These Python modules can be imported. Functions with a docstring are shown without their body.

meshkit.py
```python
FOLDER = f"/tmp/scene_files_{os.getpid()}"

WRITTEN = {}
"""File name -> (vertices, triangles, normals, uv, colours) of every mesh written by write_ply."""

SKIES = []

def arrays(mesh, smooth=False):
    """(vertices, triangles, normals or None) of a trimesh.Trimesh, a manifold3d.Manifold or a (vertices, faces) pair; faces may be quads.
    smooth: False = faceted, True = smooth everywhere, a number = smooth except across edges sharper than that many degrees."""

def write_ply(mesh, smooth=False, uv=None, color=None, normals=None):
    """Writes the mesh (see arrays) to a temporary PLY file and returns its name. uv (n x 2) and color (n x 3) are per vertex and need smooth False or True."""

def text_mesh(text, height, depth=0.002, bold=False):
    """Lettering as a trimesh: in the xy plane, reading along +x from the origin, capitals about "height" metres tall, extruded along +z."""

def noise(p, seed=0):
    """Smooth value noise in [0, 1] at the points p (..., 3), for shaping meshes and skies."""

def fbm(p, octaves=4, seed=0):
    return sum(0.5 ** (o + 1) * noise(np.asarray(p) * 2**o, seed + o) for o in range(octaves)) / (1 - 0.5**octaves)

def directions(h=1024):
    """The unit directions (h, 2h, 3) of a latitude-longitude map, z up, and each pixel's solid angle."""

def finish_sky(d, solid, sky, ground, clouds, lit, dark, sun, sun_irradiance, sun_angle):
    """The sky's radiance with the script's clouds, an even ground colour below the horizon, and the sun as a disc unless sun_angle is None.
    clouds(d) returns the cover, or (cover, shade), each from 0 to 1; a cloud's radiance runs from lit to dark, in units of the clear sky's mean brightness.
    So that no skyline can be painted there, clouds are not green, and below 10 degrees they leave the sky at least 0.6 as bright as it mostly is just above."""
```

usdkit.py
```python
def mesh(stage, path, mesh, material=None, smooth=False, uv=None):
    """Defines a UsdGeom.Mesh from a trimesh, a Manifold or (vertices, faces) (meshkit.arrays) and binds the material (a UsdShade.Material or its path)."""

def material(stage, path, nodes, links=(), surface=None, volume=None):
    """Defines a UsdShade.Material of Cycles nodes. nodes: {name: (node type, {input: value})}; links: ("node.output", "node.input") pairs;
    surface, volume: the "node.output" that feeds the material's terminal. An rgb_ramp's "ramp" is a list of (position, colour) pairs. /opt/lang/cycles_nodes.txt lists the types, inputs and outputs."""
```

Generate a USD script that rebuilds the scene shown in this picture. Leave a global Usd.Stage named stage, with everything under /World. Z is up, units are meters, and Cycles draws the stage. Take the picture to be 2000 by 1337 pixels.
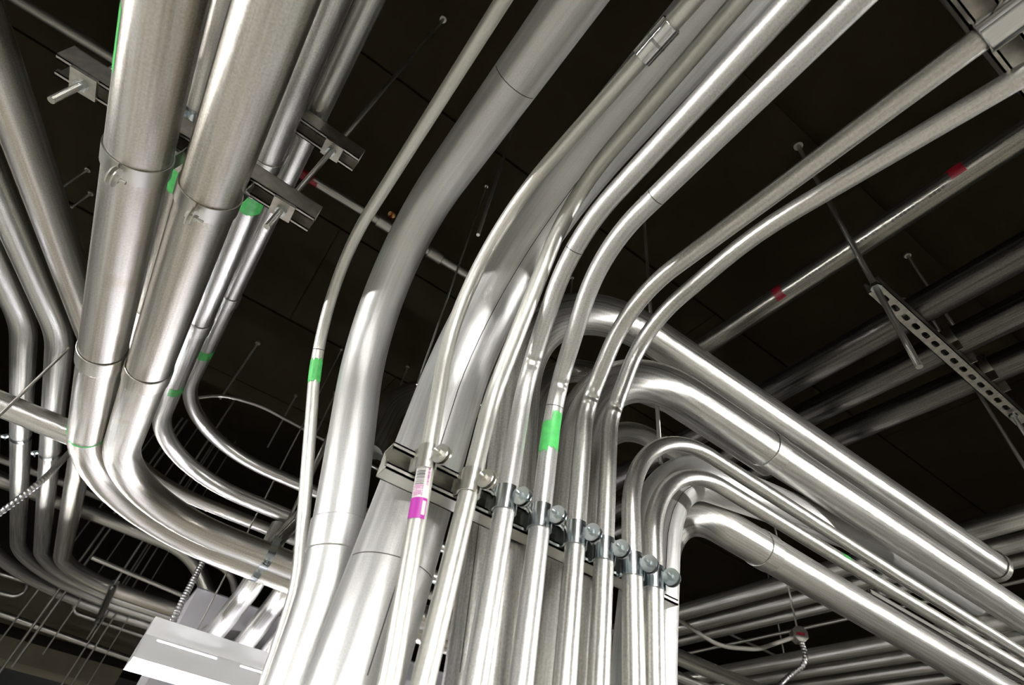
import math, random
import numpy as np, trimesh
from shapely import geometry as sg, affinity as sa
from pxr import Usd, UsdGeom, UsdLux, Gf, Sdf, Vt, UsdShade
import usdkit, meshkit

random.seed(7)
stage = Usd.Stage.CreateInMemory()
UsdGeom.SetStageUpAxis(stage, "Z")
UsdGeom.SetStageMetersPerUnit(stage, 1.0)
stage.SetDefaultPrim(UsdGeom.Xform.Define(stage, "/World").GetPrim())
UsdGeom.Scope.Define(stage, "/World/Looks")

# ---------------------------------------------------------------- camera, light, exposure
EYE = 1.6                      # lens height above the floor
FPX = 1055.0                   # focal length in pixels of the 2000 x 1337 picture
CR = np.array([[0.80933375, -0.57101374, 0.13755793], [0.49110686, 0.529434, -0.69174684], [0.32216911, 0.62740971, 0.70891757]])
EXPOSURE = -0.22
cam = UsdGeom.Camera.Define(stage, "/World/camera")
cam.CreateHorizontalApertureAttr(36.0)
cam.CreateVerticalApertureAttr(36.0 * 1337 / 2000)
cam.CreateFocalLengthAttr(36.0 * FPX / 2000)
cam.CreateClippingRangeAttr(Gf.Vec2f(0.02, 200))
cam.CreateExposureAttr(EXPOSURE)
cam.CreateFStopAttr(5.6)
cam.CreateFocusDistanceAttr(1.15)
_m = np.eye(4)
_m[0, :3], _m[1, :3], _m[2, :3], _m[3, :3] = CR[0], -CR[1], -CR[2], (0, 0, EYE)
cam.AddTransformOp().Set(Gf.Matrix4d(*_m.ravel().tolist()))
dome = UsdLux.DomeLight.Define(stage, "/World/ambient_light")
dome.CreateIntensityAttr(0.0)
TUBE_POWER = 430.0              # emission of the fluorescent tubes
# lamps of the room that hang behind and beside the photographer: (x, y, height above the lens, turned by degrees, depth and relative width of the reflector)
ROOM_LAMPS = [(-0.10, -1.15, 1.05, 90, 0.05, 0.45), (-0.10, -2.6, 1.05, 90, 0.05, 0.45), (-2.2, 0.9, 0.30, 90, 0.0, 1), (-1.45, -2.0, 0.42, 0, 0.03, 1), (2.6, -0.9, 0.75, 0, 0.012, 1), (4.1, -0.9, 0.75, 0, 0.012, 1), (-0.5, 5.8, 0.45, 0, 0.02, 1)]


def at(px, py, kind, val):
    """The point of the photograph's pixel (px, py) that lies in the plane x / y / height above the lens = val, or at that depth."""
    d = CR.T @ np.array([(px - 1000) / FPX, (py - 668.5) / FPX, 1.0])
    t = val if kind == 'd' else val / d['xyz'.index(kind)]
    return d * t


def pix(p):
    q = CR @ np.asarray(p, float)
    return np.array([1000 + FPX * q[0] / q[2], 668.5 + FPX * q[1] / q[2], q[2]])


# ---------------------------------------------------------------- prims
_count = {}


def numbered(parent, name):
    k = (parent, name)
    n = _count.get(k, 0)
    _count[k] = n + 1
    return f"{parent}/{name}" + (f"_{n:03d}" if n else "")


def put(name, mesh, mat, parent=None, label=None, cat=None, group=None, kind=None, smooth=False):
    """mesh: trimesh / (v, f) / (v, f, normals, uv); one Mesh prim under parent or /World."""
    path = numbered(str(parent.GetPath()) if parent else "/World", name)
    if isinstance(mesh, tuple) and len(mesh) == 4:
        v, f, n, uv = mesh
        m = usdkit.mesh(stage, path, (v + [0, 0, EYE], f), "/World/Looks/" + mat, False, uv)
        m.CreateNormalsAttr(Vt.Vec3fArray.FromNumpy(n.astype(np.float32)))
        m.SetNormalsInterpolation("vertex")
    else:
        if isinstance(mesh, tuple):
            mesh = trimesh.Trimesh(mesh[0], mesh[1], process=False)
        mesh = mesh.copy()
        mesh.apply_translation([0, 0, EYE])
        m = usdkit.mesh(stage, path, mesh, "/World/Looks/" + mat, smooth)
    p = m.GetPrim()
    data(p, label, cat, group, kind)
    return p


def data(p, label=None, cat=None, group=None, kind=None):
    for k, v in (('label', label), ('category', cat), ('group', group), ('kind', kind)):
        if v:
            p.SetCustomDataByKey(k, v)


def thing(name, label, cat, group=None, kind=None):
    p = UsdGeom.Xform.Define(stage, numbered("/World", name)).GetPrim()
    data(p, label, cat, group, kind)
    return p


# ---------------------------------------------------------------- materials
def L(name, nodes, links, surface="p.BSDF"):
    return usdkit.material(stage, "/World/Looks/" + name, nodes, links, surface)


def metal(name, c0, c1, r0, r1, grain=0.35, metallic=0.93, streak=(130, 2.2, 1), spangle=260, bump=0.15, rust=0.0):
    """Galvanised steel: streaks along the pipe, fine spangle, uneven gloss. uv are metres round and along the pipe."""
    n = {"tc": ("texture_coordinate", {}), "oi": ("object_info", {}),
         "off": ("vector_math", {"math_type": "scale", "vector1": (37.1, 19.7, 0), "scale": 1.0}),
         "add": ("vector_math", {"math_type": "add"}),
         "m1": ("mapping", {"scale": streak}), "n1": ("noise_texture", {"scale": 1.0, "detail": 4, "roughness": 0.6}),
         "n2": ("noise_texture", {"scale": spangle, "detail": 3, "roughness": 0.65}),
         "n3": ("noise_texture", {"scale": 7.0, "detail": 3, "roughness": 0.6}),
         "mx": ("mix_float", {"fac": grain}),
         "rc": ("rgb_ramp", {"ramp": [(0.0, c0), (0.38, c0), (0.62, c1), (1.0, c1)]}),
         "rr": ("map_range", {"from_min": 0.3, "from_max": 0.7, "to_min": r0, "to_max": r1}),
         "b": ("bump", {"strength": bump, "distance": 0.001}),
         "p": ("principled_bsdf", {"metallic": metallic, "roughness": 0.35})}
    k = [("oi.random", "off.scale"), ("tc.UV", "add.vector1"), ("off.vector", "add.vector2"),
         ("add.vector", "m1.vector"), ("m1.vector", "n1.vector"), ("add.vector", "n2.vector"), ("add.vector", "n3.vector"),
         ("n1.fac", "mx.a"), ("n2.fac", "mx.b"), ("mx.result", "rc.fac"), ("mx.result", "rr.value"),
         ("n2.fac", "b.height"), ("b.normal", "p.normal"), ("rr.result", "p.roughness")]
    if rust:
        n["ru"] = ("rgb_ramp", {"ramp": [(0.0, (0, 0, 0)), (0.66, (0, 0, 0)), (0.75, (rust,) * 3), (1, (rust,) * 3)]})
        n["mc"] = ("mix", {"color2": (0.42, 0.30, 0.17)})
        k += [("n3.fac", "ru.fac"), ("ru.color", "mc.fac"), ("rc.color", "mc.color1"), ("mc.color", "p.base_color")]
    else:
        k += [("rc.color", "p.base_color")]
    L(name, n, k)


metal("galvanised", (0.62, 0.61, 0.57), (0.82, 0.81, 0.78), 0.25, 0.40, 0.3, rust=0.25)
metal("galvanised_stained", (0.50, 0.46, 0.38), (0.84, 0.83, 0.80), 0.26, 0.42, 0.22, streak=(34, 0.7, 1), rust=0.35)
metal("galvanised_mottled", (0.50, 0.50, 0.49), (0.84, 0.83, 0.81), 0.32, 0.48, 0.45, metallic=0.86, spangle=420, bump=0.2)
metal("galvanised_pale", (0.64, 0.63, 0.58), (0.84, 0.83, 0.78), 0.34, 0.46, 0.3, metallic=0.8)
metal("galvanised_rigid", (0.58, 0.58, 0.57), (0.76, 0.76, 0.75), 0.36, 0.48, 0.45, metallic=0.84, spangle=500, bump=0.22)
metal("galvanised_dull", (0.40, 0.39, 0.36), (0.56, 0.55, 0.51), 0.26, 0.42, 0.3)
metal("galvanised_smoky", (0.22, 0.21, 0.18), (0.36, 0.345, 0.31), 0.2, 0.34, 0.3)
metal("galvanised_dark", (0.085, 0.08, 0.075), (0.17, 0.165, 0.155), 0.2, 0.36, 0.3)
L("zinc", {"p": ("principled_bsdf", {"metallic": 1.0, "roughness": 0.2, "base_color": (0.66, 0.72, 0.74)})}, [])
L("cast_zinc", {"p": ("principled_bsdf", {"metallic": 1.0, "roughness": 0.32, "base_color": (0.74, 0.73, 0.68)})}, [])
L("chrome", {"p": ("principled_bsdf", {"metallic": 1.0, "roughness": 0.1, "base_color": (0.8, 0.81, 0.82)})}, [])
L("strut_steel", {"g": ("geometry", {}), "n": ("noise_texture", {"scale": 60, "detail": 4}), "rc": ("rgb_ramp", {"ramp": [(0.3, (0.42, 0.40, 0.36)), (0.7, (0.62, 0.60, 0.55))]}),
  "p": ("principled_bsdf", {"metallic": 1.0, "roughness": 0.38})}, [("g.position", "n.vector"), ("n.fac", "rc.fac"), ("rc.color", "p.base_color")])
L("rod_steel", {"g": ("geometry", {}), "w": ("wave_texture", {"bands_direction": "z", "scale": 180, "distortion": 0.3}), "b": ("bump", {"strength": 0.5, "distance": 0.001}),
  "p": ("principled_bsdf", {"metallic": 1.0, "roughness": 0.33, "base_color": (0.55, 0.54, 0.50)})}, [("g.position", "w.vector"), ("w.fac", "b.height"), ("b.normal", "p.normal")])
L("black_hole", {"p": ("principled_bsdf", {"roughness": 0.9, "base_color": (0.012, 0.011, 0.01)})}, [])


def paint(name, col):
    L(name, {"g": ("geometry", {}), "n": ("noise_texture", {"scale": 90, "detail": 3}), "rc": ("rgb_ramp", {"ramp": [(0.3, tuple(0.75 * c for c in col)), (0.7, col)]}),
      "p": ("principled_bsdf", {"roughness": 0.45})}, [("g.position", "n.vector"), ("n.fac", "rc.fac"), ("rc.color", "p.base_color")])


paint("green_paint", (0.10, 0.62, 0.15))
paint("red_paint", (0.26, 0.006, 0.018))
L("paper_white", {"p": ("principled_bsdf", {"roughness": 0.5, "base_color": (0.74, 0.72, 0.70)})}, [])
L("paper_magenta", {"p": ("principled_bsdf", {"roughness": 0.45, "base_color": (0.45, 0.035, 0.37)})}, [])
L("ink", {"p": ("principled_bsdf", {"roughness": 0.5, "base_color": (0.05, 0.05, 0.05)})}, [])
L("ink_magenta", {"p": ("principled_bsdf", {"roughness": 0.5, "base_color": (0.55, 0.08, 0.42)})}, [])
L("white_enamel", {"p": ("principled_bsdf", {"roughness": 0.35, "base_color": (0.75, 0.75, 0.76)})}, [])
L("grey_panel", {"p": ("principled_bsdf", {"roughness": 0.6, "base_color": (0.11, 0.11, 0.12)})}, [])
L("lamp_glow", {"e": ("emission", {"color": (1.0, 0.985, 0.95), "strength": TUBE_POWER})}, [], "e.emission")
L("lamp_glow_worn", {"e": ("emission", {"color": (0.96, 0.97, 1.0), "strength": 0.9 * TUBE_POWER})}, [], "e.emission")


def concrete(name, c0, c1, sc=1.2):
    L(name, {"g": ("geometry", {}), "n": ("noise_texture", {"scale": sc, "detail": 8, "roughness": 0.65}), "n2": ("noise_texture", {"scale": 40, "detail": 4}),
             "rc": ("rgb_ramp", {"ramp": [(0.3, c0), (0.7, c1)]}), "b": ("bump", {"strength": 0.25, "distance": 0.003}), "p": ("principled_bsdf", {"roughness": 0.85, "specular_ior_level": 0.08})},
      [("g.position", "n.vector"), ("g.position", "n2.vector"), ("n.fac", "rc.fac"), ("rc.color", "p.base_color"), ("n2.fac", "b.height"), ("b.normal", "p.normal")])


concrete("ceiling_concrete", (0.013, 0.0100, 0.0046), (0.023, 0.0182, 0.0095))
concrete("floor_concrete", (0.14, 0.132, 0.115), (0.19, 0.18, 0.158))
concrete("wall_paint", (0.10, 0.10, 0.10), (0.13, 0.13, 0.13))
concrete("beam_dark", (0.012, 0.010, 0.008), (0.02, 0.017, 0.013))
concrete("beam_beige", (0.16, 0.14, 0.10), (0.24, 0.21, 0.16))
concrete("column_white", (0.50, 0.49, 0.53), (0.56, 0.55, 0.59))


# ---------------------------------------------------------------- shapes
def box(x0, y0, z0, x1, y1, z1):
    m = trimesh.creation.box([abs(x1 - x0), abs(y1 - y0), abs(z1 - z0)])
    m.apply_translation([(x0 + x1) / 2, (y0 + y1) / 2, (z0 + z1) / 2])
    return m


def unit(v):
    v = np.asarray(v, float)
    return v / np.linalg.norm(v)


def basis(x, y):
    """A 3x3 whose columns are x, y made square to x, and their cross product."""
    x = unit(x)
    y = unit(np.asarray(y, float) - x * np.dot(x, y))
    return np.stack([x, y, np.cross(x, y)], 1)


def move(m, B, o):
    T = np.eye(4)
    T[:3, :3], T[:3, 3] = B, o
    m = m.copy()
    m.apply_transform(T)
    return m


def cat(*ms):
    return trimesh.util.concatenate(list(ms))


def prism(poly, h):
    return cat(*[trimesh.creation.extrude_polygon(g, h, engine="earcut") for g in getattr(poly, "geoms", [poly])])


class Path:
    """A run of pipe: straight lengths joined by arcs. nodes: points (3) with a bend radius each."""

    def __init__(self, nodes, radii, step=0.04):
        P = [np.asarray(p, float) for p in nodes]
        out = [P[0]]
        for i in range(1, len(P) - 1):
            a, b, c = P[i - 1], P[i], P[i + 1]
            u, w = unit(a - b), unit(c - b)
            ang = math.acos(np.clip(np.dot(u, w), -1, 1))
            if radii[i] <= 0 or ang > math.pi - 0.01:
                out.append(b)
                continue
            t = min(radii[i] / math.tan(ang / 2), 0.48 * np.linalg.norm(a - b) if i > 1 else 0.95 * np.linalg.norm(a - b),
                    0.48 * np.linalg.norm(c - b) if i < len(P) - 2 else 0.95 * np.linalg.norm(c - b))
            r = t * math.tan(ang / 2)
            cen = b + unit(u + w) * (r / math.sin(ang / 2))
            s, e = b + u * t - cen, b + w * t - cen
            sweep = math.pi - ang
            k = max(3, int(math.degrees(sweep) / 3.0))
            ax, ay = unit(s), unit(e - unit(s) * np.dot(unit(s), e))
            for j in range(k + 1):
                q = sweep * j / k
                out.append(cen + r * (ax * math.cos(q) + ay * math.sin(q)))
        out.append(P[-1])
        pts = [out[0]]
        for p in out[1:]:
            d = np.linalg.norm(p - pts[-1])
            if d < 1e-6:
                continue
            n = max(1, int(d / 0.3))
            a = pts[-1]
            for j in range(1, n + 1):
                pts.append(a + (p - a) * j / n)
        self.p = np.array(pts)
        self.s = np.concatenate([[0], np.cumsum(np.linalg.norm(np.diff(self.p, axis=0), axis=1))])
        self.q = np.array([pix(p) for p in self.p])

    def at(self, s):
        return np.array([np.interp(s, self.s, self.p[:, k]) for k in range(3)])

    def tan(self, s):
        e = 0.004
        return unit(self.at(min(s + e, self.s[-1])) - self.at(max(s - e, 0)))

    def near(self, px, py):
        """Length along the run at the point that the photograph shows nearest to this pixel."""
        ss = np.linspace(0, self.s[-1], 3000)
        P = np.stack([np.interp(ss, self.s, self.p[:, k]) for k in range(3)], 1) @ CR.T
        ok = P[:, 2] > 0.05
        d = np.where(ok, np.hypot(1000 + FPX * P[:, 0] / P[:, 2] - px, 668.5 + FPX * P[:, 1] / P[:, 2] - py), 1e9)
        return ss[np.argmin(d)]

    def frames(self, ss):
        C = np.stack([np.interp(ss, self.s, self.p[:, k]) for k in range(3)], 1)
        T = np.array([self.tan(s) for s in ss])
        E = -C - T * np.sum(-C * T, 1, keepdims=True)
        E /= np.linalg.norm(E, axis=1, keepdims=True)
        return C, T, E, np.cross(T, E)


def skin(path, ss, rad, th):
    """A sheet round a path: rad (len(ss), len(th)) or a number; th 0 faces the room's middle. Returns (v, f, n, uv)."""
    C, T, E, F = path.frames(ss)
    rad = np.broadcast_to(np.asarray(rad, float), (len(ss), len(th)))
    ct, st = np.cos(th), np.sin(th)
    V = C[:, None] + rad[..., None] * (E[:, None] * ct[None, :, None] + F[:, None] * st[None, :, None])
    closed = abs(th[-1] - th[0] - 2 * math.pi) < 1e-6
    ds = np.gradient(V, axis=0)
    if closed:
        W = np.concatenate([V[:, -2:-1], V, V[:, 1:2]], 1)
        dt = W[:, 2:] - W[:, :-2]
    else:
        dt = np.gradient(V, axis=1)
    N = np.cross(dt, ds)
    N /= np.maximum(np.linalg.norm(N, axis=2, keepdims=True), 1e-12)
    n, m = len(ss), len(th)
    i = np.arange(n - 1)[:, None] * m + np.arange(m - 1)[None]
    f = np.concatenate([np.stack([i, i + 1, i + m + 1], -1).reshape(-1, 3), np.stack([i, i + m + 1, i + m], -1).reshape(-1, 3)])
    uv = np.stack(np.broadcast_arrays(th[None] * float(rad.mean()), ss[:, None]), -1).reshape(-1, 2)
    return V.reshape(-1, 3), f, N.reshape(-1, 3), uv


def join(*parts):
    v, f, n, uv, o = [], [], [], [], 0
    for a in parts:
        v.append(a[0]); f.append(a[1] + o); n.append(a[2]); uv.append(a[3]); o += len(a[0])
    return np.concatenate(v), np.concatenate(f), np.concatenate(n), np.concatenate(uv)


def disc(c, nrm, E, r, m=40):
    F = np.cross(nrm, E)
    th = np.linspace(0, 2 * math.pi, m, endpoint=False)
    v = np.concatenate([[c], c + r * (np.cos(th)[:, None] * E + np.sin(th)[:, None] * F)])
    k = np.arange(1, m + 1)
    f = np.stack([np.zeros(m, int), k, np.roll(k, -1)], 1)
    return v, f, np.repeat(nrm[None], m + 1, 0), v[:, :2] * 0


def tube(path, r, s0=None, s1=None, m=48, dents=()):
    s0 = 0 if s0 is None else s0
    s1 = path.s[-1] if s1 is None else s1
    ss = path.s[(path.s > s0 + 1e-5) & (path.s < s1 - 1e-5)]
    extra = [np.linspace(c - 0.03, c + 0.03, 31) for c, _ in dents]
    ss = np.unique(np.concatenate([[s0], ss, [s1], *extra]))
    ss = ss[np.concatenate([[True], np.diff(ss) > 1e-4])]
    ss[-1] = s1
    th = np.linspace(-math.pi, math.pi, m + 1)
    R = np.full((len(ss), len(th)), r)
    for c, k in dents:   # the small crease that a hand bender leaves on the inside of a bend
        face = np.clip(np.cos(th - 0.25), 0, 1)[None] ** 1.5
        x = (ss - c)[:, None]
        R += r * k * face * (0.10 * np.exp(-(x / 0.0045) ** 2) - 0.12 * np.exp(-((x - 0.010) / 0.004) ** 2) + 0.05 * np.exp(-((x - 0.02) / 0.006) ** 2))
    body = skin(path, ss, R, th)
    C, T, E, F = path.frames(np.array([s0, s1]))
    return join(body, disc(C[0], -T[0], E[0], r, m), disc(C[1], T[1], E[1], r, m))


def ring(path, sc, r, w, lip=0.0008, m=48):
    """A coupling or collar: a sleeve with rounded ends round the run, w long."""
    ss = np.array([-0.5, -0.49, -0.46, -0.03, 0, 0.03, 0.46, 0.49, 0.5]) * w + sc
    g = np.array([0, 0.7, 1, 1, 0.9, 1, 1, 0.7, 0])
    th = np.linspace(-math.pi, math.pi, m + 1)
    return skin(path, ss, (r + lip + (0.0022) * g)[:, None] * np.ones(m + 1), th)


def patch(path, r, s0, s1, a0, a1, up=0.0006, m=20, n=10, seed=0, rag=0.0):
    """A thin skin on the pipe's surface (paint, paper); rag makes its ends uneven."""
    th = np.linspace(a0, a1, m)
    C, T, E, F = path.frames(np.linspace(s0, s1, n))
    v, f, nn, uv = skin(path, np.linspace(s0, s1, n), r + up, th)
    if rag:
        rg = np.random.default_rng(seed)
        k = rg.random((2, m))
        V = v.reshape(n, m, 3)
        V[0] += T[0] * (k[0][:, None] - 0.5) * rag
        V[1:-1] += 0
        V[-1] += T[-1] * (k[1][:, None] - 0.5) * rag
        v = V.reshape(-1, 3)
    return v, f, nn, uv


CONDUITS = {}


GROUPS = {**{k: "conduits of the strapped row" for k in ("R4", "R5", "R7", "R8", "R9", "R10", "S1", "S2")}, **{k: "fat arched conduits" for k in ("A1", "A2", "A3", "A4", "A5")},
          **{k: "far left elbowed conduits" for k in ("F1", "F2", "F3", "F4")}, **{k: "dark conduits on the slotted hanger" for k in ("G2", "G3", "G4")},
          **{k: "short conduits into the cabinet" for k in ("K0", "K1", "K2")}, **{k: "dim conduits at the lower right" for k in ("H1", "H2", "H3", "H5", "H6", "H7", "H8")}}


def conduit(key, label, D, nodes, radii, mat="galvanised", group=None, name="conduit", floor=False, ext=(0.0, 0.0), dents=(), parts=True, m=48):
    """nodes: (px, py, plane, value) or plain points. floor: the run goes on straight down to the floor before the first node."""
    P = [at(*n) if len(n) == 4 else np.asarray(n, float) for n in nodes]
    radii = [0, *radii, 0]
    if floor:
        P = [np.array([P[0][0], P[0][1], -EYE + 0.002])] + P
        radii = [0, 0.6] + radii[1:]
    if ext[0]:
        P[0] = P[0] + unit(P[0] - P[1]) * ext[0]
    if ext[1]:
        P[-1] = P[-1] + unit(P[-1] - P[-2]) * ext[1]
    group = group or GROUPS.get(key)
    path = Path(P, radii)
    path.r = D / 2
    dn = [(path.near(x, y), k) for x, y, k in dents]
    mesh = tube(path, D / 2, dents=dn, m=m)
    if parts:
        path.prim = thing(name, label, "pipe", group)
        put("tube", mesh, mat, path.prim)
    else:
        path.prim = put(name, mesh, mat, None, label, "pipe", group)
    path.mat = mat
    CONDUITS[key] = path
    return path


def coupling(path, px, py, w, lip=0.0012, mat="cast_zinc"):
    return put("coupling", ring(path, path.near(px, py), path.r, w, lip), mat, path.prim)


def mark(path, px, py, w, a0=-1.7, a1=1.7, mat="green_paint", seed=1, rag=0.006):
    s = path.near(px, py)
    return put("paint_mark", patch(path, path.r, s - w / 2, s + w / 2, a0, a1, seed=seed, rag=rag, m=28), mat, path.prim)


# ---------------------------------------------------------------- the room
CEIL = 2.12                    # slab's underside above the lens
put("floor", box(-7, -6, -EYE - 0.1, 9, 13, -EYE), "floor_concrete", kind="structure")
ce = thing("ceiling", None, None, kind="structure")
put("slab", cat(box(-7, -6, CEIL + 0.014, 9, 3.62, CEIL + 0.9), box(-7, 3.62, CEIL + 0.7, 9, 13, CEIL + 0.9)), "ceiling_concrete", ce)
ys = [-6] + [1.02 + 0.8 * k for k in range(-8, 4)] + [3.62]
for k in range(len(ys) - 1):             # the boards' prints in the slab, open joints between them
    xs = [-7] + [-5.6 + 2.4 * q + 0.7 * (k % 3) for q in range(6)] + [9]
    for q in range(len(xs) - 1):
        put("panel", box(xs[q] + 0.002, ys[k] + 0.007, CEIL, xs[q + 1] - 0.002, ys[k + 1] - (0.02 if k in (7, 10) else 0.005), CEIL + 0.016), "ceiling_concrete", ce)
put("wall_back", box(-7, 13, -EYE, 9, 13.2, CEIL + 0.9), "wall_paint", kind="structure")
put("wall_front", box(-7, -6.2, -EYE, 9, -6, CEIL + 0.9), "wall_paint", kind="structure")
put("wall_left", box(-7.2, -6, -EYE, -7, 13, CEIL + 0.9), "wall_paint", kind="structure")
put("wall_right", box(9, -6, -EYE, 9.2, 13, CEIL + 0.9), "wall_paint", kind="structure")

# ---------------------------------------------------------------- the upright conduits and the bundle over the lens
KR = 0.787                     # size of this bundle against the first estimate of its pipes' diameters
YS = 0.765                     # plane of the row of strapped conduits
HB = 3.0                       # how far the overhead runs go on behind the photographer


def C(key, label, D, nodes, radii, *a, **k):
    return conduit(key, label, D * KR, [(x, y, w, v * KR) for x, y, w, v in nodes], [r * KR for r in radii], *a, **k)


C("R1", "thin conduit at the left edge of the risers, with a green paint band", 0.028,
  [(521, 1337, 'y', 1.20), (583, 1140, 'y', 1.17), (627, 564, 'z', 1.07), (983, 0, 'z', 1.07)], [0.35, 0.32], mat="galvanised_pale", floor=True, ext=(0, HB))
C("R2", "thick pale conduit rising between the thin one with the green band and the fattest riser", 0.103,
  [(580, 1337, 'y', 1.08), (643, 1145, 'y', 1.08), (733, 538, 'z', 1.16), (1121, 0, 'z', 1.16)], [0.8, 0.75], "galvanised_rigid", floor=True, ext=(0, HB))
C("R3", "fattest pale riser, behind the strapped row, sweeping up to the top right", 0.15,
  [(690, 1337, 'y', 0.93), (957, 527, 'z', 1.25), (1400, 17, 'z', 1.25)], [0.62], "galvanised_rigid", floor=True, ext=(0, HB), m=64)
C("R4", "slim conduit with the white and magenta label, first in the strapped row", 0.0295,
  [(760, 1337, 'y', YS), (900, 510, 'z', 1.03), (1354, 0, 'z', 1.03)], [0.34], mat="galvanised_pale", floor=True, ext=(0, HB))
C("R5", "slim conduit second in the strapped row, crossing in front of the fattest riser", 0.034,
  [(825, 1337, 'y', YS), (958, 785, 'y', YS), (1116, 383, 'z', 1.09), (1445, 0, 'z', 1.09)], [0.2, 0.25], mat="galvanised_pale", floor=True, ext=(0, HB))
C("R7", "mottled conduit third in the strapped row, creased at its first bend", 0.038,
  [(928, 1337, 'y', YS), (1026, 745, 'y', YS), (1117, 468, 'z', 0.95), (1549, 0, 'z', 0.95)], [0.16, 0.4], "galvanised_mottled", floor=True, ext=(0, HB), dents=[(1037, 713, 1)])
C("R8", "mottled conduit fourth in the strapped row, with a large green paint patch", 0.0385,
  [(1017, 1337, 'y', YS), (1084, 772, 'y', YS), (1173, 489, 'z', 0.93), (1676, 0, 'z', 0.93)], [0.16, 0.4], "galvanised_mottled", floor=True, ext=(0, HB), dents=[(1088, 757, 1)])
C("R9", "mottled conduit fifth in the strapped row, running to the top right chromed coupling", 0.0385,
  [(1102, 1337, 'y', YS), (1143, 800, 'y', YS), (1230, 586, 'z', 1.0), (1940, 58, 'z', 1.0)], [0.16, 0.36], "galvanised", floor=True, ext=(0, HB), dents=[(1147, 786, 1)])
C("R10", "mottled conduit sixth in the strapped row, lowest of the runs up to the right edge", 0.038,
  [(1168, 1337, 'y', YS), (1191, 822, 'y', YS), (1258, 640, 'z', 1.05), (1475, 455, 'z', 1.05), (2000, 146, 'z', 1.05)], [0.16, 0.3, 0.8], "galvanised", floor=True, ext=(0, HB), dents=[(1196, 806, 1)])
C("S1", "conduit seventh in the strapped row, arching over to the lower right", 0.040,
  [(1238, 1337, 'y', YS), (1229, 789, 'y', YS), (1763, 1130, 'y', YS), (2000, 1277, 'y', YS)], [0.345, 0.5], floor=True, ext=(0, 1.0))
C("S2", "last conduit of the strapped row, arching just under its neighbour to the lower right", 0.040,
  [(1278, 1337, 'y', YS), (1274, 867, 'y', YS), (1736, 1150, 'y', YS), (1985, 1298, 'y', YS)], [0.26, 0.5], floor=True, ext=(0, 1.0))
C("A1", "fat conduit arching highest of all over to the right, ending in a dark coupling", 0.136,
  [(943, 1337, 'y', 0.90), (1028, 493, 'y', 0.90), (1940, 1105, 'y', 0.90)], [0.69], floor=True, ext=(0, 0.02), m=64)
C("A2", "fattest arched conduit in the middle, bending over to the lower right corner", 0.137,
  [(1087, 1337, 'y', 0.90), (1145, 646, 'y', 0.90), (2000, 1207, 'y', 0.90)], [0.72], floor=True, ext=(0, 2.5), m=64)
C("A3", "fat conduit at the right end of the risers, arching behind the two small strapped arches", 0.14,
  [(1254, 1337, 'y', 0.935), (1285, 899, 'y', 0.935), (1730, 1068, 'y', 1.13), (1900, 1174, 'y', 1.13)], [0.734, 0.2], "galvanised_rigid", floor=True, ext=(0, 0), m=64)
C("A4", "fat arched conduit lowest of those bending right, yellowish along its length", 0.13,
  [(1270, 1337, 'y', 1.10), (1289, 955, 'y', 1.10), (1640, 1162, 'y', 1.10)], [0.39], floor=True, ext=(0, 3.5), m=64)
C("A5", "conduit half hidden behind the fattest arch, its edge showing below it", 0.10,
  [(1150, 1337, 'y', 1.06), (1170, 690, 'y', 1.06), (1500, 907, 'y', 1.06)], [0.36], floor=True, ext=(0, 0))
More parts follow.
